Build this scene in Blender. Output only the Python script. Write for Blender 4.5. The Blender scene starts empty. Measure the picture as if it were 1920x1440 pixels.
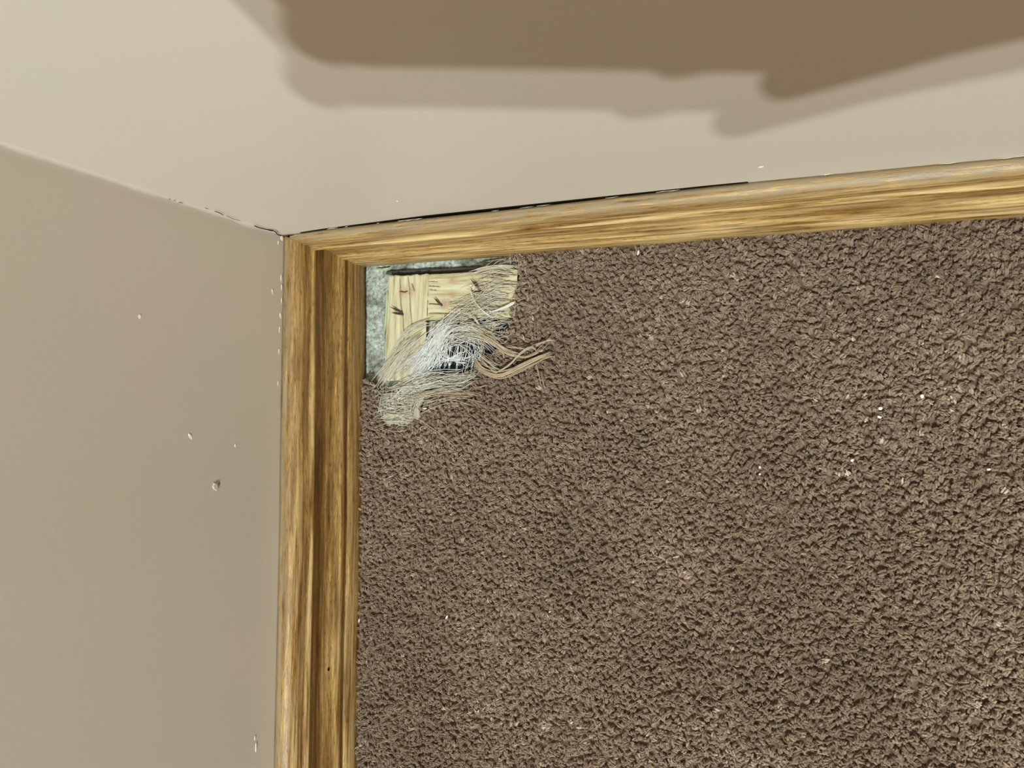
import bpy, math
import numpy as np
from mathutils import Matrix, Vector

MM = 0.001
rng = np.random.default_rng(11)
sc = bpy.context.scene
col = sc.collection

# ------------------------------------------------------------------ camera
F_PX = 1528.38
CAM = np.array([326.74, -106.13, 403.78])            # millimetres from the room corner
_r = np.array([0.0668, 0.474, 0.0228])
_a = np.linalg.norm(_r); _k = _r / _a
_K = np.array([[0, -_k[2], _k[1]], [_k[2], 0, -_k[0]], [-_k[1], _k[0], 0]])
ROT = np.eye(3) + math.sin(_a) * _K + (1 - math.cos(_a)) * _K @ _K
cd = bpy.data.cameras.new('camera')
cam = bpy.data.objects.new('camera', cd)
col.objects.link(cam)
M = Matrix([list(ROT[i]) + [CAM[i] * MM] for i in range(3)] + [[0, 0, 0, 1]])
cam.matrix_world = M
cd.sensor_width = 36.0
cd.lens = F_PX * 36.0 / 1920.0
cd.clip_start = 0.001
cd.clip_end = 50
sc.camera = cam

# ------------------------------------------------------------------ light
sc.view_settings.view_transform = 'Standard'
sc.view_settings.look = 'None'
sc.view_settings.gamma = 1
sc.view_settings.use_curve_mapping = False
sc.view_settings.exposure = 0.0

world = bpy.data.worlds.new('room_light')
sc.world = world
world.use_nodes = True
bg = world.node_tree.nodes['Background']
bg.inputs[0].default_value = (1.0, 0.80, 0.62, 1)
bg.inputs[1].default_value = 0.62
_n, _l = world.node_tree.nodes, world.node_tree.links      # ambient shaped dimmer to the right, to darken the left wall
_tc = _n.new('ShaderNodeTexCoord'); _sx = _n.new('ShaderNodeSeparateXYZ'); _l.new(_tc.outputs['Generated'], _sx.inputs[0])
_ma = _n.new('ShaderNodeMath'); _ma.operation = 'MULTIPLY_ADD'; _l.new(_sx.outputs[0], _ma.inputs[0])
_ma.inputs[1].default_value = -0.26; _ma.inputs[2].default_value = 0.70
_l.new(_ma.outputs[0], bg.inputs[1])


def lamp(name, loc, watt, colour, radius):
    l = bpy.data.lights.new(name, 'POINT')
    l.energy = watt; l.color = colour; l.shadow_soft_size = radius
    o = bpy.data.objects.new(name, l); o.location = [c * MM for c in loc]
    col.objects.link(o)


# the two bulbs of the ceiling fixture behind the photographer
lamp('ceiling_bulb', (830, -1525, 2330), 172, (0.93, 1.04, 1.13), 0.02)
lamp('ceiling_bulb', (725, -1660, 2330), 172, (0.93, 1.04, 1.13), 0.02)


# ------------------------------------------------------------------ helpers
def at(x, y, z=9.0):
    """point of the horizontal plane z (mm) where photo pixel x, y falls"""
    d = ROT @ np.array([(x - 960) / F_PX, (720 - y) / F_PX, -1.0])
    return CAM + d * ((z - CAM[2]) / d[2])


def at_ax(x, y, ax, v):
    d = ROT @ np.array([(x - 960) / F_PX, (720 - y) / F_PX, -1.0])
    return CAM + d * ((v - CAM[ax]) / d[ax])


def c1(u, v):                                         # positions read off an enlarged view
    return 640 + u / 3.511, 450 + v / 3.511


def lin(r, g, b):
    f = lambda c: (c / 255) / 12.92 if c / 255 <= .04045 else ((c / 255 + .055) / 1.055) ** 2.4
    return (f(r), f(g), f(b), 1)


def mesh_obj(name, V, F, mat, parent=None, smooth=True, uv=None, attrs=None):
    """V (n,3) in mm, F list of faces or (m,k) array"""
    me = bpy.data.meshes.new(name)
    V = np.asarray(V, dtype=np.float32) * MM
    if isinstance(F, np.ndarray):
        k = F.shape[1]; m = F.shape[0]
        me.vertices.add(len(V)); me.vertices.foreach_set('co', V.ravel())
        me.loops.add(m * k); me.loops.foreach_set('vertex_index', F.astype(np.int32).ravel())
        me.polygons.add(m)
        me.polygons.foreach_set('loop_start', np.arange(0, m * k, k, dtype=np.int32))
        me.update(calc_edges=True)
    else:
        me.from_pydata([tuple(map(float, v)) for v in V], [], [tuple(int(i) for i in f) for f in F])
        me.update()
    if smooth:
        me.polygons.foreach_set('use_smooth', np.ones(len(me.polygons), dtype=bool))
    if uv is not None:                                # per-vertex uv
        li = np.empty(len(me.loops), dtype=np.int32); me.loops.foreach_get('vertex_index', li)
        l = me.uv_layers.new(name='UVMap')
        l.data.foreach_set('uv', np.asarray(uv, dtype=np.float32)[li].ravel())
    for an, av in (attrs or {}).items():
        a = me.attributes.new(an, 'FLOAT', 'POINT')
        a.data.foreach_set('value', np.asarray(av, dtype=np.float32))
    me.materials.append(mat)
    o = bpy.data.objects.new(name, me)
    col.objects.link(o)
    if parent is not None:
        o.parent = parent
    return o


def empty(name, loc=(0, 0, 0)):
    o = bpy.data.objects.new(name, None); col.objects.link(o)
    o.location = [c * MM for c in loc]; o.empty_display_size = .01
    return o


def keep(child, parent):
    """parent a child built in room coordinates under a thing whose base is elsewhere"""
    child.parent = parent
    child.matrix_parent_inverse = Matrix.Translation(-Vector(parent.location))
    return child


def tag(o, label=None, cat=None, group=None, kind=None):
    if label: o['label'] = label
    if cat: o['category'] = cat
    if group: o['group'] = group
    if kind: o['kind'] = kind
    return o


def grid_faces(nu, nv, off=0):
    i = np.arange(nu - 1)[:, None] * nv + np.arange(nv - 1)[None, :]
    return np.stack([i, i + nv, i + nv + 1, i + 1], -1).reshape(-1, 4) + off


_P = rng.random((256, 256))


def vnoise(x, y, s=1.0, seed=0):
    """smooth value noise 0..1, cell size s (mm)"""
    x = np.asarray(x, float) / s + seed * 17.3 + 500; y = np.asarray(y, float) / s + seed * 7.7 + 500
    xi = np.floor(x).astype(int); yi = np.floor(y).astype(int)
    fx = x - xi; fy = y - yi
    fx = fx * fx * (3 - 2 * fx); fy = fy * fy * (3 - 2 * fy)
    g = lambda a, b: _P[a % 256, b % 256]
    return (g(xi, yi) * (1 - fx) * (1 - fy) + g(xi + 1, yi) * fx * (1 - fy)
            + g(xi, yi + 1) * (1 - fx) * fy + g(xi + 1, yi + 1) * fx * fy)


def fbm(x, y, s, seed=0, o=4):
    r = 0; a = 1; t = 0
    for k in range(o):
        r = r + a * vnoise(x, y, s / 2 ** k, seed + k); t += a; a *= .55
    return r / t


def inside(px, py, poly):
    c = np.zeros(len(px), bool)
    n = len(poly)
    for i in range(n):
        x1, y1 = poly[i]; x2, y2 = poly[(i + 1) % n]
        if y1 == y2: continue
        hit = ((y1 > py) != (y2 > py)) & (px < (x2 - x1) * (py - y1) / (y2 - y1) + x1)
        c ^= hit
    return c


def spline(P, n):
    """Catmull-Rom through the rows of P, n samples"""
    P = np.asarray(P, float)
    Q = np.vstack([2 * P[0] - P[1], P, 2 * P[-1] - P[-2]])
    t = np.linspace(0, len(P) - 1 - 1e-6, n); i = t.astype(int); f = (t - i)[:, None]
    p0, p1, p2, p3 = Q[i], Q[i + 1], Q[i + 2], Q[i + 3]
    return .5 * (2 * p1 + (p2 - p0) * f + (2 * p0 - 5 * p1 + 4 * p2 - p3) * f ** 2 + (3 * p1 - p0 - 3 * p2 + p3) * f ** 3)


def tubes(paths, rad, sides=4, taper=.35, squash=None):
    """paths (N,S,3) -> verts, quads: N capless tubes with closed pointed ends; rad (N,) mm"""
    N, S, _ = paths.shape
    T = np.gradient(paths, axis=1)
    T /= np.linalg.norm(T, axis=2, keepdims=True) + 1e-9
    ref = np.array([0.31, 0.17, 0.93])
    A = np.cross(T, ref); A /= np.linalg.norm(A, axis=2, keepdims=True) + 1e-9
    B = np.cross(T, A)
    prof = np.ones(S); prof[-1] = .05; prof[0] = .4
    if S > 3: prof[-2] = 1 - taper
    ang = np.arange(sides) * 2 * math.pi / sides
    r = rad[:, None] * prof[None, :]
    sq = np.ones(N) if squash is None else squash
    V = (paths[:, :, None, :] + r[:, :, None, None] *
         (np.cos(ang)[None, None, :, None] * A[:, :, None, :] + sq[:, None, None, None] * np.sin(ang)[None, None, :, None] * B[:, :, None, :]))
    s = np.arange(S - 1)[:, None] * sides; a = np.arange(sides)[None, :]; b = (a + 1) % sides
    q = np.stack([s + a, s + b, s + sides + b, s + sides + a], -1).reshape(-1, 4)
    Fq = (q[None] + (np.arange(N) * S * sides)[:, None, None]).reshape(-1, 4)
    return V.reshape(-1, 3), Fq


# ------------------------------------------------------------------ materials
def new_mat(name, rough=.6, spec=.3):
    m = bpy.data.materials.new(name); m.use_nodes = True
    b = m.node_tree.nodes['Principled BSDF']
    b.inputs['Roughness'].default_value = rough
    b.inputs['Specular IOR Level'].default_value = spec
    return m, m.node_tree.nodes, m.node_tree.links, b


def plain(name, c, rough=.6, spec=.3, var=.0, scale=400):
    m, n, l, b = new_mat(name, rough, spec)
    if var:
        tc = n.new('ShaderNodeTexCoord'); no = n.new('ShaderNodeTexNoise'); no.inputs['Scale'].default_value = scale
        no.inputs['Detail'].default_value = 4
        l.new(tc.outputs['Object'], no.inputs['Vector'])
        r = ramp(n, [(.3, tuple(x * (1 - var) for x in c[:3]) + (1,)), (.7, tuple(min(1, x * (1 + var)) for x in c[:3]) + (1,))])
        l.new(no.outputs[0], r.inputs[0]); l.new(r.outputs[0], b.inputs['Base Color'])
    else:
        b.inputs['Base Color'].default_value = c
    return m


def ramp(n, stops):
    r = n.new('ShaderNodeValToRGB'); e = r.color_ramp.elements
    e[0].position, e[0].color = stops[0]; e[1].position, e[1].color = stops[-1]
    for p, c in stops[1:-1]:
        x = e.new(p); x.color = c
    return r


def mix(n, l, f, a, b, mode='MIX'):
    m = n.new('ShaderNodeMix'); m.data_type = 'RGBA'; m.blend_type = mode
    for s, v in ((m.inputs[0], f), (m.inputs[6], a), (m.inputs[7], b)):
        if hasattr(v, 'is_output') or isinstance(v, bpy.types.NodeSocket): l.new(v, s)
        else: s.default_value = v
    return m.outputs[2]


def noise(n, l, vec, scale, detail=3, rough=.55, sv=None):
    if sv is not None:
        mp = n.new('ShaderNodeMapping'); mp.inputs['Scale'].default_value = sv
        l.new(vec, mp.inputs['Vector']); vec = mp.outputs[0]
    no = n.new('ShaderNodeTexNoise'); no.inputs['Scale'].default_value = scale
    no.inputs['Detail'].default_value = detail; no.inputs['Roughness'].default_value = rough
    l.new(vec, no.inputs['Vector'])
    return no.outputs[0]


def bump(n, l, b, h, strength, dist):
    bp = n.new('ShaderNodeBump'); bp.inputs['Strength'].default_value = strength; bp.inputs['Distance'].default_value = dist
    l.new(h, bp.inputs['Height']); l.new(bp.outputs[0], b.inputs['Normal'])


def wall_mat():
    m, n, l, b = new_mat('beige_wall_paint', .42, .35)
    tc = n.new('ShaderNodeTexCoord'); v = tc.outputs['Object']
    a = noise(n, l, v, 9, 2)
    r = ramp(n, [(.35, (.575, .505, .405, 1)), (.65, (.560, .505, .395, 1))])
    l.new(a, r.inputs[0]); l.new(r.outputs[0], b.inputs['Base Color'])
    bump(n, l, b, noise(n, l, v, 260, 3), .10, .0006)
    return m


def oak_mat():
    m, n, l, b = new_mat('stained_oak', .38, .45)
    u = n.new('ShaderNodeUVMap'); u.uv_map = 'UVMap'; v = u.outputs[0]
    w = noise(n, l, v, 1, 2, .5, (60, 9, 1))          # slow wander of the grain
    wv = n.new('ShaderNodeVectorMath'); wv.operation = 'MULTIPLY_ADD'
    l.new(w, wv.inputs[0]); wv.inputs[1].default_value = (.0045, 0, 0); l.new(v, wv.inputs[2])
    gv = wv.outputs[0]
    g1 = noise(n, l, gv, 1, 4, .6, (360, 18, 1))
    g2 = noise(n, l, gv, 1, 3, .6, (1500, 90, 1))
    pore = noise(n, l, gv, 1, 2, .5, (2500, 230, 1))
    base = ramp(n, [(.30, lin(110, 80, 36)), (.45, lin(146, 112, 58)), (.56, lin(170, 136, 76)), (.66, lin(206, 174, 112))])
    l.new(g1, base.inputs[0])
    fine = ramp(n, [(.32, lin(140, 112, 70)), (.5, lin(235, 225, 205)), (.7, lin(255, 250, 235))])
    l.new(g2, fine.inputs[0])
    c = mix(n, l, .75, base.outputs[0], fine.outputs[0], 'MULTIPLY')
    pr = ramp(n, [(.33, (1, 1, 1, 1)), (.43, (0, 0, 0, 1))]); l.new(pore, pr.inputs[0])
    pm = n.new('ShaderNodeMath'); pm.operation = 'MULTIPLY'; l.new(pr.outputs[0], pm.inputs[0]); pm.inputs[1].default_value = .75
    c = mix(n, l, pm.outputs[0], c, lin(62, 42, 16))
    # worn pale varnish along the raised edges and grey dust on the top lip
    wa = n.new('ShaderNodeAttribute'); wa.attribute_name = 'wear'
    wn = ramp(n, [(.42, (0, 0, 0, 1)), (.60, (1, 1, 1, 1))]); l.new(noise(n, l, v, 1, 3, .6, (500, 16, 1)), wn.inputs[0])
    wm = n.new('ShaderNodeMath'); wm.operation = 'MULTIPLY'; l.new(wa.outputs['Fac'], wm.inputs[0]); l.new(wn.outputs[0], wm.inputs[1])
    c = mix(n, l, wm.outputs[0], c, lin(226, 200, 142))
    da = n.new('ShaderNodeAttribute'); da.attribute_name = 'dust'
    dn = ramp(n, [(.36, (0, 0, 0, 1)), (.56, (1, 1, 1, 1))]); l.new(noise(n, l, v, 1, 4, .65, (260, 60, 1)), dn.inputs[0])
    dm = n.new('ShaderNodeMath'); dm.operation = 'MULTIPLY'; l.new(da.outputs['Fac'], dm.inputs[0]); l.new(dn.outputs[0], dm.inputs[1])
    c = mix(n, l, dm.outputs[0], c, lin(146, 130, 100))
    l.new(c, b.inputs['Base Color'])
    ad = n.new('ShaderNodeMath'); ad.operation = 'ADD'; l.new(g2, ad.inputs[0]); l.new(pore, ad.inputs[1])
    bump(n, l, b, ad.outputs[0], .35, .0004)
    return m


def attr_mat(name, stops, rough=.8, spec=.2, sheen=0., bumpy=None, attr='tint'):
    m, n, l, b = new_mat(name, rough, spec)
    a = n.new('ShaderNodeAttribute'); a.attribute_name = attr
    r = ramp(n, stops); l.new(a.outputs['Fac'], r.inputs[0])
    c = r.outputs[0]
    if bumpy:
        tc = n.new('ShaderNodeTexCoord'); h = noise(n, l, tc.outputs['Object'], bumpy[0], 3)
        bump(n, l, b, h, bumpy[1], bumpy[2])
    l.new(c, b.inputs['Base Color'])
    b.inputs['Sheen Weight'].default_value = sheen
    b.inputs['Sheen Roughness'].default_value = .4
    return m


def concrete_mat():
    m, n, l, b = new_mat('rough_concrete', .85, .25)
    tc = n.new('ShaderNodeTexCoord'); v = tc.outputs['Object']
    a = noise(n, l, v, 380, 6, .75); big = noise(n, l, v, 55, 2)
    r = ramp(n, [(.34, lin(70, 72, 62)), (.43, lin(150, 155, 138)), (.55, lin(186, 194, 178)), (.70, lin(222, 228, 214))])
    l.new(a, r.inputs[0])
    r2 = ramp(n, [(.35, lin(150, 146, 128)), (.6, (1, 1, 1, 1))]); l.new(big, r2.inputs[0])
    c = mix(n, l, .8, r.outputs[0], r2.outputs[0], 'MULTIPLY')
    vo = n.new('ShaderNodeTexVoronoi'); vo.inputs['Scale'].default_value = 520; l.new(v, vo.inputs['Vector'])
    pr = ramp(n, [(.10, (1, 1, 1, 1)), (.17, (0, 0, 0, 1))]); l.new(vo.outputs['Distance'], pr.inputs[0])
    pm = n.new('ShaderNodeMath'); pm.operation = 'MULTIPLY'; l.new(pr.outputs[0], pm.inputs[0]); pm.inputs[1].default_value = .6
    c = mix(n, l, pm.outputs[0], c, lin(74, 74, 62))
    l.new(c, b.inputs['Base Color'])
    bump(n, l, b, a, .6, .0006)
    return m


def strip_mat(along):
    m, n, l, b = new_mat('raw_plywood_' + ('y' if along == 1 else 'x'), .7, .2)
    tc = n.new('ShaderNodeTexCoord'); v = tc.outputs['Object']
    sv = (420, 30, 30) if along == 1 else (30, 420, 30)
    g = noise(n, l, v, 1, 4, .65, sv)
    r = ramp(n, [(.30, lin(152, 138, 98)), (.48, lin(194, 186, 144)), (.7, lin(214, 210, 174))])
    l.new(g, r.inputs[0])
    a = n.new('ShaderNodeAttribute'); a.attribute_name = 'stain'
    c = mix(n, l, a.outputs['Fac'], r.outputs[0], lin(178, 146, 118))
    k = n.new('ShaderNodeAttribute'); k.attribute_name = 'crack'
    c = mix(n, l, k.outputs['Fac'], c, lin(70, 54, 30))
    l.new(c, b.inputs['Base Color'])
    bump(n, l, b, g, .4, .0004)
    return m


def slab_mat():
    m, n, l, b = new_mat('brown_carpet_ground', .95, .1)
    tc = n.new('ShaderNodeTexCoord'); v = tc.outputs['Object']
    vo = n.new('ShaderNodeTexVoronoi'); vo.inputs['Scale'].default_value = 380; l.new(v, vo.inputs['Vector'])
    r = ramp(n, [(.0, lin(124, 104, 82)), (.8, lin(90, 73, 56))]); l.new(vo.outputs['Distance'], r.inputs[0])
    l.new(r.outputs[0], b.inputs['Base Color'])
    bump(n, l, b, vo.outputs['Distance'], -.8, .003)
    return m


M_WALL = wall_mat()
M_OAK = oak_mat()
M_CONC = concrete_mat()
M_STRIP_Y = strip_mat(1); M_STRIP_X = strip_mat(0)
M_SLAB = slab_mat()
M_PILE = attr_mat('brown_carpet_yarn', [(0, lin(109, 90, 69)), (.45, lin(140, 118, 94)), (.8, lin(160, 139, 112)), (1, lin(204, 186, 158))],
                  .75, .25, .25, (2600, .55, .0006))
M_FIBRE = attr_mat('frayed_backing_fibre', [(0, lin(158, 132, 100)), (.35, lin(180, 166, 136)), (.7, lin(200, 198, 178)), (1, lin(218, 222, 218))], .5, .3)
M_CHIP = plain('bare_white_plaster', lin(240, 236, 222), .7)
M_OLD = plain('old_cream_paint', lin(214, 206, 184), .7)
M_CRACK = plain('dark_crack', lin(30, 24, 16), .9, .05)
M_SHADE = plain('dark_void', lin(26, 24, 22), .95, .02)
M_TACK = plain('dark_steel', lin(64, 50, 38), .5, .4)
M_PAD = plain('blue_grey_pad_foam', lin(44, 48, 60), .9, .1, .45, 500)
M_GREEN = plain('pale_green_sliver', lin(168, 182, 140), .7, .2, .12, 300)
M_SKIN = plain('skin', lin(205, 160, 135), .55, .3)
M_PHONE = plain('black_phone_body', lin(24, 24, 26), .3, .5)
M_FLECK = plain('white_fleck', lin(245, 240, 228), .5, .4)
M_STRIP_SHADOW = plain('grey_strip_shadow', lin(78, 79, 74), .6, .3, .2, 300)

# ------------------------------------------------------------------ wall and baseboard lines (mm)
def xt(y):                                            # left wall face
    y = np.asarray(y, float)
    return np.interp(-y, [0, 9, 125.5, 169, 251.5, 290.4, 1500], [1.15, 1.75, 7.5, 10.0, 13.35, 15.0, 72])


def xb(y):                                            # foot of the left baseboard
    y = np.asarray(y, float)
    return np.interp(-y, [0, 8.2, 41.3, 125.4, 172.9, 262.9, 305.3, 1500], [14.5, 14.8, 17.0, 21.8, 24.3, 27.3, 29.4, 88])


def yw(x):                                            # back wall face bows away beside the corner
    x = np.asarray(x, float)
    return np.interp(x, [-100, 8, 28, 68, 97, 200, 239, 329, 357, 1500], [0, 0, .9, 1.8, 2.4, 2.6, 2.6, 1.8, 1.4, 1.4])


def crack_gap(x):
    return np.interp(x, [0, 25, 60, 100, 160, 200, 240, 262, 1500], [.1, .15, .5, 1.15, 1.1, .6, .3, .05, .05])


# colonial profile: distance from wall, height
PROF = np.array([(0.0, 60.0), (2.5, 60.6), (5.2, 60.6), (7.6, 60.1), (9.3, 58.6), (10.2, 56.4), (10.5, 53.5), (10.5, 50.6),
                 (10.6, 49.6), (11.5, 49.0), (12.2, 47.9), (12.2, 46.6), (11.5, 45.4), (10.4, 44.7), (9.7, 43.4), (9.2, 40.5), (8.9, 37),
                 (8.9, 33.5), (9.1, 30.5), (9.7, 28), (10.7, 26), (11.9, 24.6), (12.5, 23.4), (12.7, 22.0), (12.5, 20.6), (11.8, 19.6),
                 (11.2, 18.6), (11.2, 17.6), (11.9, 16.8), (12.7, 16.2), (13.1, 15.2), (13.2, 12), (13.2, 8), (13.2, 4), (12.9, 2.4), (12.2, 2.0)])
T = 13.2
# smooth resample
_arc = np.r_[0, np.cumsum(np.linalg.norm(np.diff(PROF, axis=0), axis=1))]


def sweep(name, stations, pos, wear, dust, cap_end=None):
    """stations (n,), pos(s,o,z)->xyz; profile swept along them, closed at the back"""
    n, k = len(stations), len(PROF)
    V = []; UV = []; W = []; D = []
    for s in stations:
        for j, (o, z) in enumerate(PROF):
            V.append(pos(s, o, z)); UV.append((_arc[j] * MM, s * MM)); W.append(wear(j, s)); D.append(dust(j, s))
        V.append(pos(s, 0.0, 2.0)); UV.append((.1, s * MM)); W.append(0); D.append(0)
    K = k + 1
    Fc = []
    for a in range(n - 1):
        for b in range(K):
            c = (b + 1) % K
            Fc.append((a * K + b, a * K + c, (a + 1) * K + c, (a + 1) * K + b))
    Fc.append(tuple(range(K - 1, -1, -1))); Fc.append(tuple((n - 1) * K + i for i in range(K)))
    return mesh_obj(name, V, Fc, M_OAK, uv=UV, attrs={'wear': W, 'dust': D})


def pos_left(s, o, z):
    y = -s
    a = float(xt(y)) + .12; b = float(xb(y))
    return (a + (b - a) * o / T, y + float(yw(3)) - .02, z)


def pos_back(s, o, z):
    # the back board is coped: each height starts where it meets the face of the left board
    f = s
    ob = -7.75 + float(0)
    top = -(float(yw(max(s, 0))) - crack_gap(s))
    y = top_y = -top
    # profile scaled between the crack line at the top and the foot
    y = float(np.interp(o, [0, 9.0, 14], [top_y, -3.55, -8.55])) if z > 55 else -(o - 5.45)
    return (s, y, z)


def board_left():
    st = np.r_[0.0, np.arange(4, 320, 8), np.arange(340, 1201, 60)]
    wear = lambda j, s: {9: .5, 10: .95, 11: .7, 4: .5, 5: .8, 6: .4, 23: .35, 22: .6, 30: .55, 31: .6}.get(j, .12) * float(np.interp(s, [0, 90, 200, 320], [.25, .5, .85, 1.1]))
    dust = lambda j, s: {0: .9, 1: .9, 2: .5, 3: .25}.get(j, .0)
    return sweep('baseboard_left', st, pos_left, wear, dust)


def board_back():
    st = np.r_[np.arange(-1, 420, 8.), np.arange(440, 1241, 60)]
    wear = lambda j, s: {7: .5, 8: .5, 9: .7, 10: .8, 22: .7, 23: .7, 30: .8, 31: .6}.get(j, .35)
    dust = lambda j, s: {0: 1., 1: 1., 2: 1., 3: .9, 4: .6, 5: .25}.get(j, 0.)
    k = len(PROF)

    def pos(s, o, z):
        if s > 0:
            x, y, zz = pos_back(s + 14 if s < 14 else s, o, z)
            x = s if s >= 16 else x
            return (x, y, zz)
        yy = pos_back(2, o, z)[1]
        # x where the left board face stands at this height
        a = float(xt(yy)) + .12; b = float(xb(yy))
        return (a + (b - a) * o / T + .15, yy, z)
    st = st[(st < 0) | (st > 16)]
    return sweep('baseboard_back', st, pos, wear, dust)


bl = tag(board_left(), 'oak baseboard along the left wall, meeting the other baseboard in the corner', kind='structure')
bb = tag(board_back(), 'oak baseboard along the upper wall, dark crack above it', kind='structure')

# nail hole in the left board
p = at(618, 1254, 32)
V, Fq = tubes(np.array([[[p[0], p[1], 33.0], [p[0] - .3, p[1], 32], [p[0] - 1.5, p[1], 30]]]), np.array([.9]), 8)
ang = np.linspace(0, 2 * math.pi, 11)[:-1]


def on_left_board(px, py):
    """point of the left board face seen at a photo pixel"""
    best = None
    for z in np.linspace(60, 3, 400):
        q = at(px, py, z)
        a = float(xt(q[1])) + .12; b = float(xb(q[1]))
        o = float(np.interp(-z, -PROF[:, 1], PROF[:, 0]))
        if q[0] <= a + (b - a) * o / T: return q
    return at(px, py, 20)


q = on_left_board(618, 1254)
hv = [(q[0] + .12, q[1] +  1.1 * math.sin(t) * (1 + .2 * math.sin(3 * t)), q[2] + 2.0 * math.cos(t)) for t in ang]
hv += [(q[0] - .8, q[1] + .4 * math.sin(t), q[2] + .8 * math.cos(t)) for t in ang]
hf = [tuple(range(10)), tuple(range(19, 9, -1))] + [(i, (i + 1) % 10, 10 + (i + 1) % 10, 10 + i) for i in range(10)]
hole = mesh_obj('nail_hole', hv, hf, M_CRACK, bl); hole['label'] = 'small dark nail hole'

# ------------------------------------------------------------------ walls
def build_walls():
    H = 900.
    # back wall: front face on yw(x), 90 mm thick
    xs = np.r_[np.array([-90., 1.0]), np.arange(6, 420, 6.), np.arange(440, 1241, 40.)]
    zs = np.array([0, 30, 58, 62, 90, 150, 300, 600, H])
    V = np.array([(x, float(yw(x)), z) for x in xs for z in zs])
    Vb = V.copy(); Vb[:, 1] = 92
    nu, nv = len(xs), len(zs)
    F1 = grid_faces(nu, nv); F2 = grid_faces(nu, nv, nu * nv)[:, ::-1]
    side = []
    for i in range(nu - 1):
        for j in (0, nv - 1):
            a, b = i * nv + j, (i + 1) * nv + j
            side.append((a, b, b + nu * nv, a + nu * nv))
    for j in range(nv - 1):
        for i in (0, nu - 1):
            a, b = i * nv + j, i * nv + j + 1
            side.append((a, b, b + nu * nv, a + nu * nv))
    wb = mesh_obj('wall_back', np.vstack([V, Vb]), [tuple(f) for f in F1] + [tuple(f) for f in F2] + side, M_WALL)
    tag(wb, 'beige painted wall above the upper baseboard', kind='structure')
    # left wall with a small hand-caulked cove where it meets the back wall
    ys = np.r_[np.array([-.05]), -np.arange(4, 320, 8.), -np.arange(340, 1201, 60.)]
    zs = np.r_[0, 30, 58, np.arange(62, 300, 4.), np.arange(320, H + 1, 80.)]
    V = []
    for y in ys:
        for z in zs:
            x = float(xt(y))
            V.append((x, y, z))
    # cove: first station is lifted onto the back wall, second slid out
    V = np.array(V); nv = len(zs)
    wob = 1.5 + 1.3 * (vnoise(zs, zs * 0, 17) - .3) + .6 * vnoise(zs, zs * 0, 6, 3)
    fade = np.clip((zs - 58) / 30, .15, 1)
    rows = []
    for k in range(5):
        t = k / 4 * math.pi / 2
        r = wob * fade
        rows.append(np.stack([1.15 + r * (1 - math.sin(t)), -.02 - r * (1 - math.cos(t)), zs], -1))
    V = np.vstack([np.vstack(rows), V[nv:]])
    nu = 5 + len(ys) - 1
    Vb = V.copy(); Vb[:, 0] = -90
    F1 = grid_faces(nu, nv)[:, ::-1]; F2 = grid_faces(nu, nv, nu * nv)
    side = []
    for i in range(nu - 1):
        for j in (0, nv - 1):
            a, b = i * nv + j, (i + 1) * nv + j
            side.append((a, b, b + nu * nv, a + nu * nv))
    for j in range(nv - 1):
        for i in (0, nu - 1):
            a, b = i * nv + j, i * nv + j + 1
            side.append((a, b, b + nu * nv, a + nu * nv))
    wl = mesh_obj('wall_left', np.vstack([V, Vb]), [tuple(f) for f in F1] + [tuple(f) for f in F2] + side, M_WALL)
    tag(wl, 'beige painted wall beside the left baseboard', kind='structure')
    return wb, wl


wall_back, wall_left = build_walls()


def chip(px, py, w, h, ang, wall, mat=M_CHIP, name='paint_chip', lift=.12):
    """irregular flat-topped flake on a wall; w,h in mm along the photo's x/y directions"""
    if wall is wall_back:
        c = at_ax(px, py, 1, 2.0); c[1] = float(yw(c[0])); ux = np.array([1., 0, 0]); uz = np.array([0, 0, 1.]); n = np.array([0, -1., 0])
    else:
        c = at_ax(px, py, 0, 6.0); c = at_ax(px, py, 0, float(xt(c[1]))); ux = np.array([0, 0, -1.]); uz = np.array([.045, 1., 0]); n = np.array([1., .045, 0])
    k = 12; pts = []
    r = 1 + .35 * (rng.random(k) - .5)
    for rr, li in ((1, -.1), (.85, lift), ):
        for i in range(k):
            t = i * 2 * math.pi / k
            a, b = math.cos(t) * w / 2 * r[i] * rr, math.sin(t) * h / 2 * r[i] * rr
            a, b = a * math.cos(ang) - b * math.sin(ang), a * math.sin(ang) + b * math.cos(ang)
            pts.append(c + ux * a + uz * b + n * li)
    F = [tuple(range(k, 2 * k))] + [(i, (i + 1) % k, k + (i + 1) % k, k + i) for i in range(k)]
    return mesh_obj(name, pts, F, mat, wall, smooth=False)


for a in [(262, 594, 1.5, 2.2, .1), (357, 819, 1.6, 3.6, .7), (441, 836, 1.0, 1.8, 0), (480, 1402, .8, 5.4, .1),
          (478, 1384, .5, 2.2, 0)]:
    chip(*a, wall_left)
for a in [(522, 455, .7, 2.2, 0), (529, 447, 2.2, 3.2, .3), (527, 523, .7, 5, 0), (526, 593, 1.2, 3.6, .2), (528, 540, .5, 4, 0),
          (511, 548, .5, 4.0, .2), (524, 620, .5, 5, 0), (523, 660, .5, 4, 0), (528, 565, .5, 3.5, 0), (521, 720, .4, 3, .0)]:
    chip(*a, wall_left)
for a in [(745, 379, 1.1, 1.1, 0), (1427, 315, 2.2, 1.3, .2), (120, 296, 1, 1, 0)]:
    chip(*a, wall_back)
# dent with a raised lip on the left wall
chip(403, 913, 3.0, 4.0, .5, wall_left, M_WALL, 'dent_lip', .7)
chip(411, 907, 1.1, 2.0, -.3, wall_left, plain('dent_shade', lin(128, 118, 94), .9), 'dent_shade_flake', .05)  # darker flake whose colour paints in the shade of the dent

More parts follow.
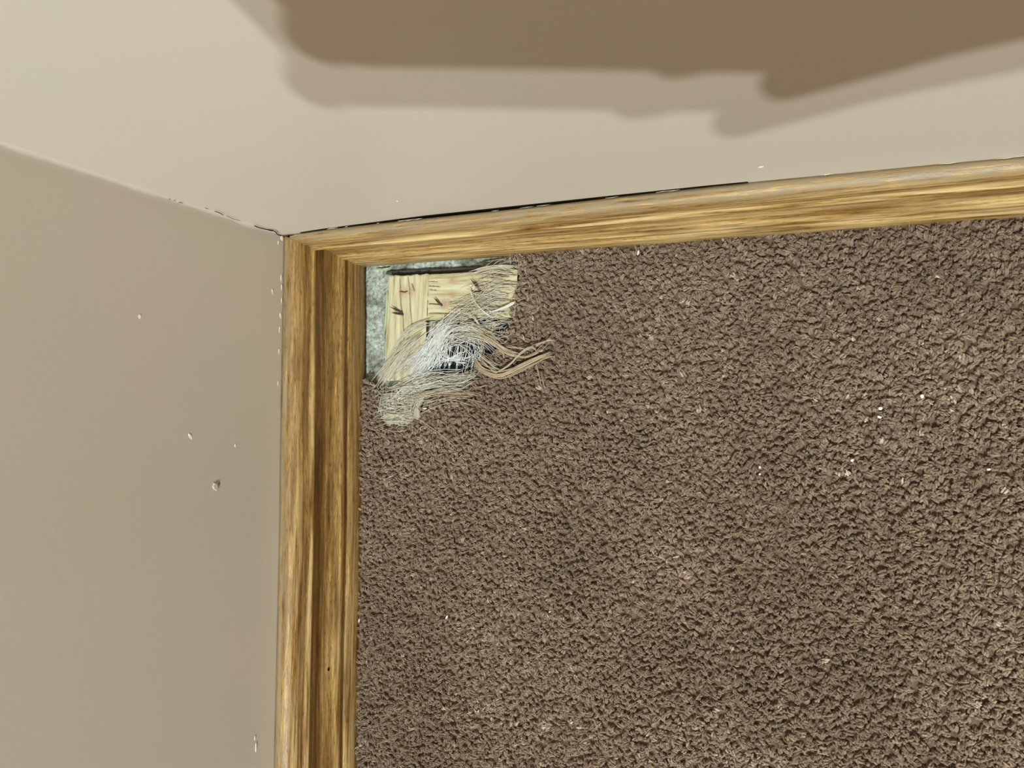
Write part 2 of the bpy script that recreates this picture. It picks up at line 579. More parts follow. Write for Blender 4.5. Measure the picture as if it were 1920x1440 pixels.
# hairline cracks down the corner and along the back board
def crack(pts, rad, wall, yoff=0.0):
    P = []
    for (u, v) in pts:
        q = at_ax(200 + u / 5.333, 300 + v / 5.333, 1, -1.0 - yoff); P.append(q)
    P = spline(P, 4 * len(P))
    V, Fq = tubes(P[None], np.array([rad]), 5)
    mesh_obj('crack', V, Fq, M_CRACK, wall)


for pts, r in [([(620, 390), (635, 398)], .12), ([(668, 400), (690, 412)], .12), ([(720, 422), (765, 434)], .13),
               ([(982, 478), (1020, 492)], .13), ([(1080, 512), (1130, 530), (1175, 556)], .2),
               ([(1195, 556), (1270, 590), (1350, 612)], .14), ([(1350, 632), (1430, 662)], .13),
               ([(1475, 656), (1530, 678), (1600, 695), (1680, 712), (1710, 745), (1770, 760)], .3),
               ([(1610, 697), (1680, 710)], .4)]:
    crack(pts, r, wall_left)
# black void at the blunt end of the left board and behind the gap over the back board
V, Fq = tubes(np.array([[at(533, 443, 60.9), at(541, 442, 60.9), at(551, 441, 60.9)]]), np.array([.35]), 6)
mesh_obj('crack', V, Fq, M_CRACK, wall_back)
xs = np.arange(14, 262, 4.)
V = []
for x in xs:
    V += [(x, float(yw(x)) - .04, 61.2), (x, float(yw(x)) - .04, 50)]
    V += [(x, float(yw(x)) + .6, 50), (x, float(yw(x)) + .6, 61.2)]
Fc = []
for i in range(len(xs) - 1):
    for j in range(4):
        a = i * 4 + j; b = i * 4 + (j + 1) % 4
        Fc.append((a, b, b + 4, a + 4))
Fc += [(3, 2, 1, 0), tuple((len(xs) - 1) * 4 + i for i in range(4))]
mesh_obj('crack', V, Fc, M_CRACK, wall_back, smooth=False)['label'] = 'black gap above the baseboard'
# ragged paint edge left on top of the back board
for k in range(20):
    x = rng.uniform(20, 360)
    if 95 < x < 165 and rng.random() < .5: continue
    w = rng.uniform(1.5, 9)
    P = np.array([[x, float(yw(x)) - crack_gap(x) - rng.uniform(0, .25), 60.7], [x + w / 2, float(yw(x + w / 2)) - crack_gap(x + w / 2) - rng.uniform(0, .3), 60.8],
                  [x + w, float(yw(x + w)) - crack_gap(x + w), 60.7]])
    V, Fq = tubes(P[None], np.array([rng.uniform(.1, .2)]), 5)
    mesh_obj('paint_flake', V, Fq, M_OLD, bb)

# ------------------------------------------------------------------ concrete floor
def build_floor():
    xs = np.r_[-90, -20, np.arange(8, 130, .55), np.arange(160, 1241, 60.)]
    ys = np.r_[92, 20, 5, np.arange(2, -110, -.55), -np.arange(140, 1201, 60.)]
    X, Y = np.meshgrid(xs, ys, indexing='ij')
    near = (X > 8) & (X < 130) & (Y < 2) & (Y > -110)
    Z = (fbm(X, Y, 9, 1, 5) - .5) * 2.2 + (vnoise(X, Y, 1.1, 9) - .5) * .5
    Z -= 1.6 * np.exp(-(((X - 19) / 6) ** 2 + ((Y + 37) / 3) ** 2))
    Z = np.where(near, Z, 0) - .3
    V = np.stack([X, Y, Z], -1).reshape(-1, 3)
    n = len(V); nu, nv = len(xs), len(ys)
    # slab thickness
    Vb = np.array([(-90, 92, -60), (1240, 92, -60), (1240, -1200, -60), (-90, -1200, -60)])
    F = [tuple(f) for f in grid_faces(nu, nv)[:, ::-1]]
    F += [(n, n + 1, n + 2, n + 3)]
    F += [tuple([i * nv for i in range(nu)] + [n + 1, n]), tuple([n + 3, n + 2] + [i * nv + nv - 1 for i in range(nu - 1, -1, -1)]),
          tuple([n, n + 3] + [j for j in range(nv - 1, -1, -1)]), tuple([(nu - 1) * nv + j for j in range(nv)] + [n + 2, n + 1])]
    f = mesh_obj('floor', np.vstack([V, Vb]), F, M_CONC)
    return tag(f, 'bare rough grey concrete floor', kind='structure')


floor = build_floor()

# ------------------------------------------------------------------ tack strips
def tack_strip(label, x0, x1, y0, y1, along, mat, cracks, stains, tacks, ztop=7.0):
    """corners in mm; along = 1 runs along y"""
    root = empty('tack_strip', ((x0 + x1) / 2, (y0 + y1) / 2, 0))
    tag(root, label, 'tack strip', 'tack strips in the torn corner')
    st = .3
    xs = np.arange(x0, x1 + st / 2, st); ys = np.arange(y0, y1 + st / 2, st)
    X, Y = np.meshgrid(xs, ys, indexing='ij')
    g = fbm(X if along == 1 else X / 14, Y / 14 if along == 1 else Y, 1.6, 4, 3)
    Z = ztop + (g - .5) * .55
    C = np.zeros_like(X); S = np.zeros_like(X)
    for pl, wd in cracks:
        d = np.full(X.shape, 1e9)
        for (ax, ay), (bx, by) in zip(pl[:-1], pl[1:]):
            L = (bx - ax) ** 2 + (by - ay) ** 2
            t = np.clip(((X - ax) * (bx - ax) + (Y - ay) * (by - ay)) / L, 0, 1)
            d = np.minimum(d, np.hypot(X - ax - t * (bx - ax), Y - ay - t * (by - ay)))
        Z -= 1.6 * np.exp(-(d / wd) ** 2); C = np.maximum(C, np.exp(-(d / wd) ** 2))
    for (sx, sy, r) in stains:
        S = np.maximum(S, .8 * np.exp(-((X - sx) ** 2 + (Y - sy) ** 2) / r ** 2) * (.4 + 1.1 * vnoise(X, Y, 1.0, 5)))
    S = np.clip(S, 0, 1)
    # ragged sawn ends and softened edges
    edge = np.minimum.reduce([X - x0, x1 - X, Y - y0, y1 - Y])
    Z -= .5 * np.clip(1 - edge / .6, 0, 1) ** 2
    Xo, Yo = X.copy(), Y.copy()
    wob = (vnoise(X, Y, 2.2, 8) - .5)
    if along == 1: Yo = Yo + wob * np.clip(1 - (y1 - Y) / 3, 0, 1) * 1.6; Xo = Xo + (vnoise(Y, Y * 0, 6, 2) - .5) * .5
    else: Xo = Xo + wob * np.clip(1 - (X - x0) / 3, 0, 1) * .5; Yo = Yo + (vnoise(X, X * 0, 6, 2) - .5) * .6
    top = np.stack([Xo, Yo, Z], -1).reshape(-1, 3); bot = top.copy(); bot[:, 2] = .2
    nu, nv = len(xs), len(ys); n = nu * nv
    F = [grid_faces(nu, nv)]
    F.append(grid_faces(nu, nv, n)[:, ::-1])
    i = np.arange(nu - 1); j = np.arange(nv - 1)
    for a, b in ((i * nv, (i + 1) * nv), ((i + 1) * nv + nv - 1, i * nv + nv - 1)): F.append(np.stack([a, b, b + n, a + n], -1))
    for a, b in ((j + 1, j), ((nu - 1) * nv + j, (nu - 1) * nv + j + 1)): F.append(np.stack([a, b, b + n, a + n], -1))
    V = np.vstack([top, bot])
    # one mesh for the wood
    o = mesh_obj('wood_batten', V, np.vstack(F), mat, smooth=False,
                 attrs={'crack': np.r_[C.ravel(), C.ravel() * 0], 'stain': np.r_[S.ravel(), S.ravel() * 0]})
    keep(o, root)
    for (bx, by, tx, ty, hgt) in tacks:
        P = np.array([[bx + (bx - tx) * .1, by + (by - ty) * .1, ztop - 1.2], [bx, by, ztop], [(bx + tx) / 2, (by + ty) / 2, ztop + hgt * .5], [tx, ty, ztop + hgt]])
        V, Fq = tubes(spline(P, 7)[None], np.array([.62]), 6, .55)
        keep(mesh_obj('tack', V, Fq, M_TACK), root)
    return root


def z7(x, y): return at(x, y, 7)[:2]
def c7(u, v): return tuple(z7(660 + u / 7.2, 480 + v / 7.2))
def c8(u, v): return tuple(z7(840 + u / 6.545, 460 + v / 6.545))


a0 = z7(728, 521); a1 = z7(803, 517)
bs = z7(803.5, 514); be = z7(966, 597)
strip_l = tack_strip('pale wooden tack strip running along the left baseboard', a0[0], a1[0] - .15, a0[1] - 62, a0[1] + .6, 1, M_STRIP_Y,
    [([c7(640, 300), c7(655, 640), c7(690, 860), c7(700, 1060), c7(690, 1300)], .28),
     ([c7(750, 280), c7(770, 420), c7(790, 760), c7(810, 940)], .25), ([c7(640, 470), c7(700, 480), c7(740, 470)], .35),
     ([c7(800, 370), c7(835, 460)], .3)],
    [(*c7(700, 480), 3.2), (*c7(790, 470), 3.4), (*c7(680, 770), 1.5)],
    [(*c7(690, 790), *c7(540, 768), 1.0), (*c7(680, 765), *c7(535, 690), 2.4)])
strip_b = tack_strip('pale wooden tack strip running along the upper baseboard under frayed fibres', a1[0] + .15, be[0], z7(900, 597)[1], z7(820, 514)[1], 0, M_STRIP_X,
    [([c7(1035, 640), c7(1150, 645), c7(1210, 650)], .3), ([c7(1035, 400), c7(1190, 410)], .16), ([c7(1035, 340), c7(1150, 345)], .14),
     ([c7(1035, 770), c7(1150, 765), c7(1400, 770)], .2), ([c7(1035, 450), c7(1140, 460)], .12), ([c8(300, 560), c8(420, 560)], .4)],
    [(*c7(1250, 640), 3.5), (*c7(1350, 520), 2.2), (*c8(400, 560), 3.5), (*c8(60, 420), 2.5), (*c8(420, 480), 2.5)],
    [(*c7(1210, 665), *c7(1125, 565), 2.4), (*c8(385, 545), *c8(300, 410), 3.0), (*c8(395, 560), *c8(345, 430), 2.0)])
# round nail hole in the knot
kx, ky = c8(285, 500)
kn = [(kx + .9 * math.cos(t), ky + .9 * math.sin(t), 7.35) for t in ang] + [(kx + 1.1 * math.cos(t), ky + 1.1 * math.sin(t), 6.5) for t in ang]
keep(mesh_obj('knot', kn, [tuple(range(10))] + [(i, (i + 1) % 10, 10 + (i + 1) % 10, 10 + i) for i in range(10)], M_CHIP), strip_b)

# ------------------------------------------------------------------ things in the gap
# pale green slivers; the left one stands for the strip's green-tinged shadow
def sliver(pts, rad, label, flat=.35):
    P = spline([at(*q) for q in pts], 9)
    V, Fq = tubes(P[None], np.array([rad]), 6, .5, np.array([flat]))
    return tag(mesh_obj('green_sliver', V, Fq, M_GREEN), label, 'green sliver')


sliver([(726, 545, 2.5), (724, 590, 2.0), (719, 636, 1.5)], .95, 'pale green upright sliver standing for shadow against the left tack strip')
sliver([(707, 504, 1.6), (716, 505, 1.8), (732, 502, 1.6)], .9, 'short pale green sliver of paint under the upper baseboard')

# dark bead painting in the upper tack strip's shadow on the concrete
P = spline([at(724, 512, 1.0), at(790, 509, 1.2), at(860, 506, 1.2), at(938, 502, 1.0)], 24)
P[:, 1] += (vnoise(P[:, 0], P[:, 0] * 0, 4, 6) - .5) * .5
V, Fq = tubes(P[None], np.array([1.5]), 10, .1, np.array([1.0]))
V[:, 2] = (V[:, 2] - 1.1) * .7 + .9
tag(mesh_obj('strip_shadow_bead', V, Fq, M_STRIP_SHADOW), 'dark grey bead standing for the shadow between the upper baseboard and the tack strip', 'shadow bead')

# carpet pad seen through the torn hole
pad_px = [(803, 598), (806, 640), (790, 700), (800, 722), (1000, 722), (1010, 598)]
pp = [at(x, y, 3) for x, y in pad_px]
X, Y = np.meshgrid(np.arange(70, 135, .7), np.arange(-85, -34, .7), indexing='ij')
ins = inside(X.ravel(), Y.ravel(), [tuple(q[:2]) for q in pp]).reshape(X.shape)
Z = 2.6 + (fbm(X, Y, 5, 20, 4) - .5) * 3.4
hx, hy = at(855, 690, 3)[:2]
Z -= 1.6 * np.exp(-(((X - hx) / 9) ** 2 + ((Y - hy) / 7) ** 2))
idx = -np.ones(X.shape, int); idx[ins] = np.arange(ins.sum())
V = np.stack([X[ins], Y[ins], Z[ins]], -1); nt = len(V); Vb = V.copy(); Vb[:, 2] = .2
ok = ins[:-1, :-1] & ins[1:, :-1] & ins[1:, 1:] & ins[:-1, 1:]
Fp = np.stack([idx[:-1, :-1][ok], idx[1:, :-1][ok], idx[1:, 1:][ok], idx[:-1, 1:][ok]], -1)
pad = mesh_obj('carpet_pad', np.vstack([V, Vb]), np.vstack([Fp, Fp[:, ::-1] + nt]), M_PAD)
tag(pad, 'dark blue grey foam pad showing through the frayed hole', 'carpet pad')

# ------------------------------------------------------------------ carpet
carpet = empty('carpet', (200, -150, 0))
tag(carpet, 'brown twisted-pile carpet with a torn frayed corner', 'carpet')
hole_px = [(650, 470), (936, 480), (972, 500), (976, 525), (962, 556), (955, 590), (946, 622), (926, 655), (896, 686), (868, 708), (832, 724), (806, 738),
           (796, 760), (786, 785), (770, 800), (735, 803), (718, 792), (716, 765), (712, 735), (698, 716), (678, 706), (650, 706)]
hole_w = [tuple(at(x, y, 7)[:2]) for x, y in hole_px]
# woven backing / slab
def build_slab():
    xs = np.r_[np.arange(15, 150, 1.5), np.arange(160, 1201, 20.)]; ys = np.r_[-np.arange(7, 130, 1.5), -np.arange(140, 1181, 20.)]
    X, Y = np.meshgrid(xs, ys, indexing='ij')
    X = np.maximum(X, xb(Y) + .4)
    ins = ~inside(X.ravel(), Y.ravel(), hole_w).reshape(X.shape)
    Z = 6.2 + 0 * X
    far = (X > 490) | (Y < -430)
    Z = np.where(far, 9.5, Z)
    idx = -np.ones(X.shape, int); idx[ins] = np.arange(ins.sum())
    V = np.stack([X[ins], Y[ins], Z[ins]], -1); nt = len(V); Vb = V.copy(); Vb[:, 2] = 2.6
    ok = ins[:-1, :-1] & ins[1:, :-1] & ins[1:, 1:] & ins[:-1, 1:]
    Fp = np.stack([idx[:-1, :-1][ok], idx[1:, :-1][ok], idx[1:, 1:][ok], idx[:-1, 1:][ok]], -1)[:, ::-1]
    o = mesh_obj('carpet_backing', np.vstack([V, Vb]), np.vstack([Fp, Fp[:, ::-1] + nt]), M_SLAB)
    keep(o, carpet)


build_slab()


def build_pile():
    sp = 1.95
    gx = np.arange(17, 500, sp); gy = np.arange(-440, -7.5, sp)
    X, Y = np.meshgrid(gx, gy, indexing='ij')
    X = X + (np.arange(len(gy)) % 2)[None, :] * sp / 2
    X = (X + rng.normal(0, .5, X.shape)).ravel(); Y = (Y + rng.normal(0, .5, Y.shape)).ravel()
    ok = (X > xb(Y) + .9) & ~inside(X, Y, hole_w) & (Y < -8.3)
    X, Y = X[ok], Y[ok]; N = len(X)
    # clumps: neighbouring tufts lean together around noise cells
    n1 = vnoise(X, Y, 5.5, 2); e = .8
    lx = (vnoise(X + e, Y, 5.0, 2) - vnoise(X - e, Y, 5.0, 2)) / (2 * e); ly = (vnoise(X, Y + e, 5.0, 2) - vnoise(X, Y - e, 5.0, 2)) / (2 * e)
    slow = vnoise(X, Y, 60, 5)
    th = rng.uniform(0, 2 * math.pi, N)
    lean = 1.3 + 1.5 * rng.random(N)
    dx = lean * np.cos(th) + 9 * lx + (slow - .5) * .7; dy = lean * np.sin(th) + 9 * ly + .3 * (slow - .4)
    hgt = 4.6 + 1.5 * (n1 - .5) + rng.normal(0, .42, N) + .9 * (vnoise(X, Y, 24, 7) - .5)
    edge = np.minimum(X - xb(Y), -7.75 - Y)
    hgt *= np.clip(.62 + edge / 10, .6, 1)
    S = 6
    t = np.linspace(0, 1, S)
    # stub that rises then hooks over
    curl = rng.uniform(.4, 1.9, N); th2 = th + rng.choice([-1, 1], N) * rng.uniform(.6, 1.9, N)
    P = np.empty((N, S, 3))
    for i, tt in enumerate(t):
        P[:, i, 0] = X + dx * tt ** 1.6 * .75 + curl * np.cos(th2) * max(0, tt - .55) * 2.2
        P[:, i, 1] = Y + dy * tt ** 1.6 * .75 + curl * np.sin(th2) * max(0, tt - .55) * 2.2
        P[:, i, 2] = 4.3 + hgt * (tt if tt < .8 else .8 + (tt - .8) * .15)
    SD, PL = 4, 3
    Tg = np.gradient(P, axis=1); Tg /= np.linalg.norm(Tg, axis=2, keepdims=True)
    A = np.cross(Tg, np.array([.2, .1, .97])); A += 1e-4; A /= np.linalg.norm(A, axis=2, keepdims=True); B = np.cross(Tg, A)
    rad = rng.uniform(.80, 1.15, N) * (.88 + .25 * np.clip(X / 400, 0, 1))
    prof = np.array([.8, .95, 1.0, 1.05, .95, .45]); splay = np.array([.5, .52, .54, .56, .62, .78])
    V = np.empty((N, PL, S, SD, 3)); ph = rng.uniform(0, 6.28, N); twist = rng.uniform(.45, 1.0, N)
    for pl in range(PL):
        wob = rng.normal(0, .10, (N, 3))
        ax = np.empty((N, S, 3))
        for i in range(S):
            tw = ph + pl * 2.094 + i * twist
            ax[:, i] = P[:, i] + (rad * splay[i])[:, None] * (np.cos(tw)[:, None] * A[:, i] + np.sin(tw)[:, None] * B[:, i]) + wob * i / 3
        Ta = np.gradient(ax, axis=1); Ta /= np.linalg.norm(Ta, axis=2, keepdims=True)
        A2 = np.cross(Ta, np.array([.2, .1, .97])); A2 += 1e-4; A2 /= np.linalg.norm(A2, axis=2, keepdims=True); B2 = np.cross(Ta, A2)
        for i in range(S):
            for k in range(SD):
                a = k * 2 * math.pi / SD + pl
                r = rad * .58 * prof[i] * (1 + rng.normal(0, .12, N))
                V[:, pl, i, k] = ax[:, i] + r[:, None] * (math.cos(a) * A2[:, i] + math.sin(a) * B2[:, i])
    V = V.reshape(N * PL, S, SD, 3)
    s = np.arange(S - 1)[:, None] * SD; a = np.arange(SD)[None, :]; b = (a + 1) % SD
    q = np.stack([s + a, s + b, s + SD + b, s + SD + a], -1).reshape(-1, 4)
    F = (q[None] + (np.arange(N * PL) * S * SD)[:, None, None]).reshape(-1, 4)
    tint = np.clip(.42 + rng.normal(0, .12, N) + .35 * (vnoise(X, Y, 45, 11) - .5) + .2 * (vnoise(X, Y, 8, 12) - .5), 0, .85)
    tint[rng.random(N) < .004] = .95
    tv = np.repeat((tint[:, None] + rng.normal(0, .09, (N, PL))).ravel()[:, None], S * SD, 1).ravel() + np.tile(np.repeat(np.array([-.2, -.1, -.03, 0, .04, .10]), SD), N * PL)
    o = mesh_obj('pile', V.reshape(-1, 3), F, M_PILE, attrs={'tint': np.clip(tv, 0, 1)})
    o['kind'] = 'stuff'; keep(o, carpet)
    # loose fibres standing out of the yarn
    m = 95000
    i = rng.integers(0, N, m)
    L = rng.uniform(1.4, 4.2, m); th = rng.uniform(0, 6.28, m); bend = th + rng.normal(0, .9, m)
    S2 = 5; Pf = np.empty((m, S2, 3)); tip = P[i, 4]
    for k in range(S2):
        u = k / (S2 - 1) - .3
        Pf[:, k, 0] = tip[:, 0] + L * u * np.cos(th + (bend - th) * u); Pf[:, k, 1] = tip[:, 1] + L * u * np.sin(th + (bend - th) * u)
        Pf[:, k, 2] = tip[:, 2] + rad[i] * .7 + .5 * (1 - (2 * u - .4) ** 2) + rng.normal(0, .12, m)
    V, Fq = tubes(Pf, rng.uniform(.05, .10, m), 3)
    tf = rng.normal(.55, .18, m); tf[rng.random(m) < .012] = 1.0  # a few palest fibres put in as sparkle on the yarn
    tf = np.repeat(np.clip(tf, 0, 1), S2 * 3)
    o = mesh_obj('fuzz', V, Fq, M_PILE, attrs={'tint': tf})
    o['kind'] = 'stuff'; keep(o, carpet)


build_pile()

# ---- frayed backing fibres
paths, rads, tints = [], [], []
S = 14


def bundle(guide, n, spread, zs, rad=(.12, .25), tint=(.4, .8), jit=.5, ends=.0):
    """guide: enlarged-view positions; zs: height(s) in mm at the guide's ends/mid"""
    g = len(guide)
    z = np.interp(np.linspace(0, 1, g), np.linspace(0, 1, len(zs)), zs)
    G = np.array([at(*c1(u, v), zz) for (u, v), zz in zip(guide, z)])
    for _ in range(n):
        off = rng.normal(0, spread, 3) * np.array([1, 1, .25])
        fan = rng.normal(0, spread * .6, 3) * np.array([1, 1, .2])
        Q = G + off + fan * np.linspace(-1, 1, g)[:, None] + rng.normal(0, jit, G.shape) * np.array([1, 1, .4])
        lo = rng.uniform(0, .25 + ends); hi = rng.uniform(.75 - ends, 1)
        P = spline(Q, 40)[int(lo * 39):int(hi * 39) + 1]
        P = P[np.linspace(0, len(P) - 1, S).astype(int)] if len(P) >= S else spline(P, S)
        P[:, 2] = np.maximum(P[:, 2], 1.2)
        paths.append(P); rads.append(rng.uniform(*rad)); tints.append(rng.uniform(*tint))


# fan sweeping from the middle down to the left
bundle([(790, 500), (680, 590), (580, 700), (480, 810), (350, 970)], 40, 2.8, [8.5, 10, 9, 8], (.09, .2), (.6, 1), .9)
bundle([(740, 540), (660, 640), (600, 750), (540, 850), (440, 970)], 42, 3.2, [8.5, 10, 9, 8], (.09, .22), (.7, 1), 1.0)
bundle([(690, 500), (640, 620), (560, 720), (450, 800), (320, 900)], 26, 2.0, [8.5, 10, 8.5, 8], (.14, .3), (.5, .9))
bundle([(600, 530), (480, 570), (400, 640), (330, 750), (250, 880)], 16, 1.2, [8, 8.6, 8.4, 8], (.12, .24), (.35, .6))
bundle([(570, 545), (520, 545), (470, 575), (400, 640)], 4, .3, [8, 8.3, 8.4, 8], (.3, .45), (.35, .5), .15)
bundle([(520, 640), (430, 720), (360, 800), (280, 900), (240, 960)], 45, 2.6, [8, 9, 8.6, 8], (.12, .25), (.3, .7))
bundle([(450, 700), (400, 780), (330, 850), (250, 930)], 26, 3.0, [8, 8.5, 8], (.12, .25), (.3, .6))
# net over the dark hole
for k in range(36):
    u0 = 600 + 270 * rng.random() ** 1.3; u1 = u0 - rng.uniform(-10, 110)
    bundle([(u0, rng.uniform(540, 640)), (u0 * .7 + u1 * .3 + rng.normal(0, 7), 720), (u0 * .35 + u1 * .65 + rng.normal(0, 7), 810), (u1, rng.uniform(850, 925))],
           1, .3, [9.5, 9.5, 8.5, 7], (.09, .22), (.7, 1), .08)
for k in range(14):                                   # a knot of fibres splaying out
    t = rng.uniform(-.9, .7) if k % 3 else rng.uniform(2.4, 4.2); L = rng.uniform(60, 130)
    bundle([(725, 792), (725 + L * .5 * math.cos(t), 792 + L * .5 * math.sin(t)), (725 + L * math.cos(t + .15), 792 + L * math.sin(t + .15))], 1, .15, [8, 9, 8], (.1, .2), (.85, 1), .1)
bundle([(870, 730), (780, 770), (720, 790), (640, 800)], 3, 1.0, [8.5, 9, 8], (.18, .32), (.85, 1))
bundle([(860, 780), (760, 770), (700, 740), (640, 690)], 4, 1.6, [8.5, 9, 8], (.14, .26), (.85, 1))
# mat of fibres above the hole
bundle([(600, 620), (700, 560), (800, 530), (920, 540)], 26, 3.0, [8, 9, 9, 8.5], (.09, .2), (.5, .9), 1.3)
bundle([(640, 650), (760, 600), (880, 610), (1000, 680)], 32, 2.8, [9, 10, 9.5, 9.5], (.09, .24), (.5, .9), 1.2)
bundle([(700, 640), (820, 640), (900, 700), (880, 800), (840, 880)], 20, 2.2, [9, 10, 9, 8], (.1, .22), (.6, .95), 1.2)
bundle([(760, 600), (870, 590), (960, 640), (1040, 700)], 34, 2.4, [9, 10, 10, 10], (.14, .3), (.35, .75), .6)
# fibres combing out of the cut edge over the upper strip
for v0 in range(180, 620, 22):
    x0 = float(np.interp(v0, [180, 300, 400, 500, 620], [1180, 1170, 1130, 1110, 1080]))
    L = float(np.interp(v0, [180, 300, 450, 620], [300, 330, 300, 230]))
    bundle([(x0, v0), (x0 - L * .35, v0 + rng.uniform(-18, 12)), (x0 - L * .7, v0 + rng.uniform(-10, 30)), (x0 - L, v0 + rng.uniform(-10, 40))],
           5, 1.6, [7.5, 9, 8.3, 7.8], (.09, .24), (.35, .8), 1.3, .2)
bundle([(1170, 185), (1080, 170), (960, 180), (820, 212)], 7, .8, [8, 9, 8.5, 7.5], (.2, .42), (.35, .6), .3)
bundle([(1150, 215), (1020, 190), (900, 215)], 7, 1.0, [8, 9, 8], (.2, .35), (.35, .6), .3)
bundle([(850, 320), (880, 400), (930, 460), (1020, 530)], 3, .4, [9, 10, 9.5], (.28, .42), (.6, .9), .2)
bundle([(1160, 390), (1100, 430), (1040, 455), (970, 480)], 4, .5, [9, 10, 9.5], (.28, .45), (.6, .9), .2)
bundle([(800, 470), (860, 500), (900, 550), (940, 600)], 4, .6, [9, 10, 9.5], (.25, .42), (.5, .8), .2)
bundle([(1110, 560), (1020, 570), (930, 600), (820, 600)], 16, 2.2, [8, 9, 8.5, 8], (.1, .24), (.4, .8), 1.4)
bundle([(1100, 380), (950, 420), (820, 470), (700, 470)], 22, 4.0, [8.5, 9, 8.4, 8], (.08, .17), (.35, .75), 1.8)
bundle([(1000, 300), (900, 380), (800, 420), (680, 400)], 20, 4.0, [8.5, 9, 8.4, 8], (.08, .17), (.35, .65), 1.8)
# long tail lying over the carpet to the right
bundle([(860, 600), (980, 660), (1080, 730), (1220, 778)], 16, .9, [10, 11.5, 11, 10.5], (.14, .3), (.15, .45), .3)
bundle([(870, 790), (940, 860), (1050, 885), (1200, 820), (1330, 760), (1415, 740)], 18, .8, [10, 11.5, 11.5, 11], (.14, .3), (.1, .4), .25, -.05)
bundle([(900, 830), (980, 880), (1040, 862), (1110, 820), (1180, 745), (1250, 705), (1285, 730), (1280, 765)], 2, .2, [10, 11.5, 12, 11], (.22, .3), (.25, .45), .1, -.1)
bundle([(1040, 690), (1100, 740), (1200, 770), (1290, 740), (1340, 700)], 4, .5, [10, 11.5, 11], (.14, .24), (.1, .4), .3)
bundle([(1230, 720), (1300, 690), (1370, 660), (1440, 650)], 3, .5, [10.5, 12, 11], (.16, .26), (.15, .4), .3)
bundle([(1240, 780), (1330, 700), (1400, 620)], 2, .5, [10.5, 12, 11], (.12, .2), (.05, .3), .3)
bundle([(1050, 690), (1120, 700), (1190, 710), (1240, 722)], 5, .5, [10.5, 11.5, 11], (.14, .24), (.15, .45), .3)
bundle([(1010, 720), (1060, 745), (1070, 790)], 2, .3, [10.5, 11.5, 11], (.14, .2), (.2, .45), .2)
bundle([(1275, 810), (1290, 870), (1325, 1040)], 2, .35, [11, 12, 11.5], (.14, .2), (.0, .25), .2)
bundle([(1310, 870), (1330, 930), (1342, 1000)], 2, .3, [11, 12, 11.5], (.14, .2), (.0, .25), .2)
bundle([(1275, 520), (1275, 600), (1282, 690)], 1, .2, [11, 12, 11.5], (.1, .14), (.0, .2), .2)
bundle([(900, 760), (980, 830), (1040, 870)], 16, 1.4, [10, 11, 11], (.12, .22), (.2, .6), .4)
bundle([(1090, 880), (1200, 950)], 3, .8, [10, 11, 11], (.1, .16), (.0, .25), .4)
# mat below the hole
bundle([(880, 900), (760, 930), (640, 930), (520, 960), (380, 1000)], 44, 2.6, [9.5, 10.5, 9.5, 9], (.09, .2), (.45, .9), 1.2)
bundle([(840, 1000), (720, 990), (600, 1010), (480, 1050)], 22, 2.6, [11, 11.5, 10.5, 10], (.12, .22), (.2, .6), .6)
bundle([(940, 1030), (840, 1010), (740, 1020), (640, 1050)], 6, 1.2, [11, 11.5, 11], (.12, .2), (.1, .4), .4)
bundle([(600, 900), (520, 930), (450, 960), (380, 1020), (260, 1060)], 36, 2.8, [9, 10, 9.5, 9], (.1, .24), (.5, .95), 1.2)
bundle([(700, 960), (560, 1000), (400, 1010), (260, 1040)], 26, 2.8, [9.5, 10, 9.5, 9], (.1, .22), (.3, .8), 1.2)
# strips of woven backing left in the lower tip of the tear
for k in range(11):
    v = 1030 + k * 17
    bundle([(240 + rng.uniform(-10, 30), v + rng.normal(0, 8)), (350, v + rng.normal(0, 10)), (480 + rng.uniform(-30, 25), v + rng.normal(0, 10))], 4, .7, [7.8, 9.6, 8], (.1, .26), (.35, .85), 2.2)
for k in range(15):
    u = 260 + k * 15
    bundle([(u + rng.normal(0, 8), 980), (u + rng.normal(0, 14), 1080), (u - 20 + rng.normal(0, 14), 1170 + rng.uniform(-20, 30))], 3, .8, [8, 9.8, 7.8], (.1, .24), (.35, .85), 2.2)
bundle([(470, 1150), (340, 1170), (260, 1200)], 10, 1.6, [9, 9.6, 9], (.12, .24), (.4, .8), .5)
# stray wisps at the edge of the carpet
for k in range(130):
    q = hole_px[rng.integers(2, 19)]
    u = (q[0] - 640) * 3.511 + rng.normal(0, 30); v = (q[1] - 450) * 3.511 + rng.normal(0, 30)
    t = rng.uniform(0, 6.28); L = rng.uniform(20, 70)
    bundle([(u, v), (u + L * math.cos(t) / 2, v + L * math.sin(t) / 2), (u + L * math.cos(t + .5), v + L * math.sin(t + .5))], 1, .1, [9.5, 11, 10], (.08, .16), (.2, .8), .4)

V, Fq = tubes(np.array(paths), np.array(rads), 5)
ff = mesh_obj('frayed_fibres', V, Fq, M_FIBRE, attrs={'tint': np.repeat(np.array(tints), S * 5)})
tag(ff, 'pale frayed backing fibres', kind='stuff'); keep(ff, carpet)

# lone thread lying off the tear
P = spline([at(*c1(u, v), z) for (u, v), z in zip([(400, 1060), (470, 1150), (600, 1240), (690, 1310), (770, 1400)], [10, 12.2, 12.8, 12.8, 11.8])], 16)
V, Fq = tubes(P[None], np.array([.24]), 6)
keep(tag(mesh_obj('loose_thread', V, Fq, M_FIBRE, attrs={'tint': np.full(len(V), .25)}), 'long tan thread lying away from the tear'), carpet)

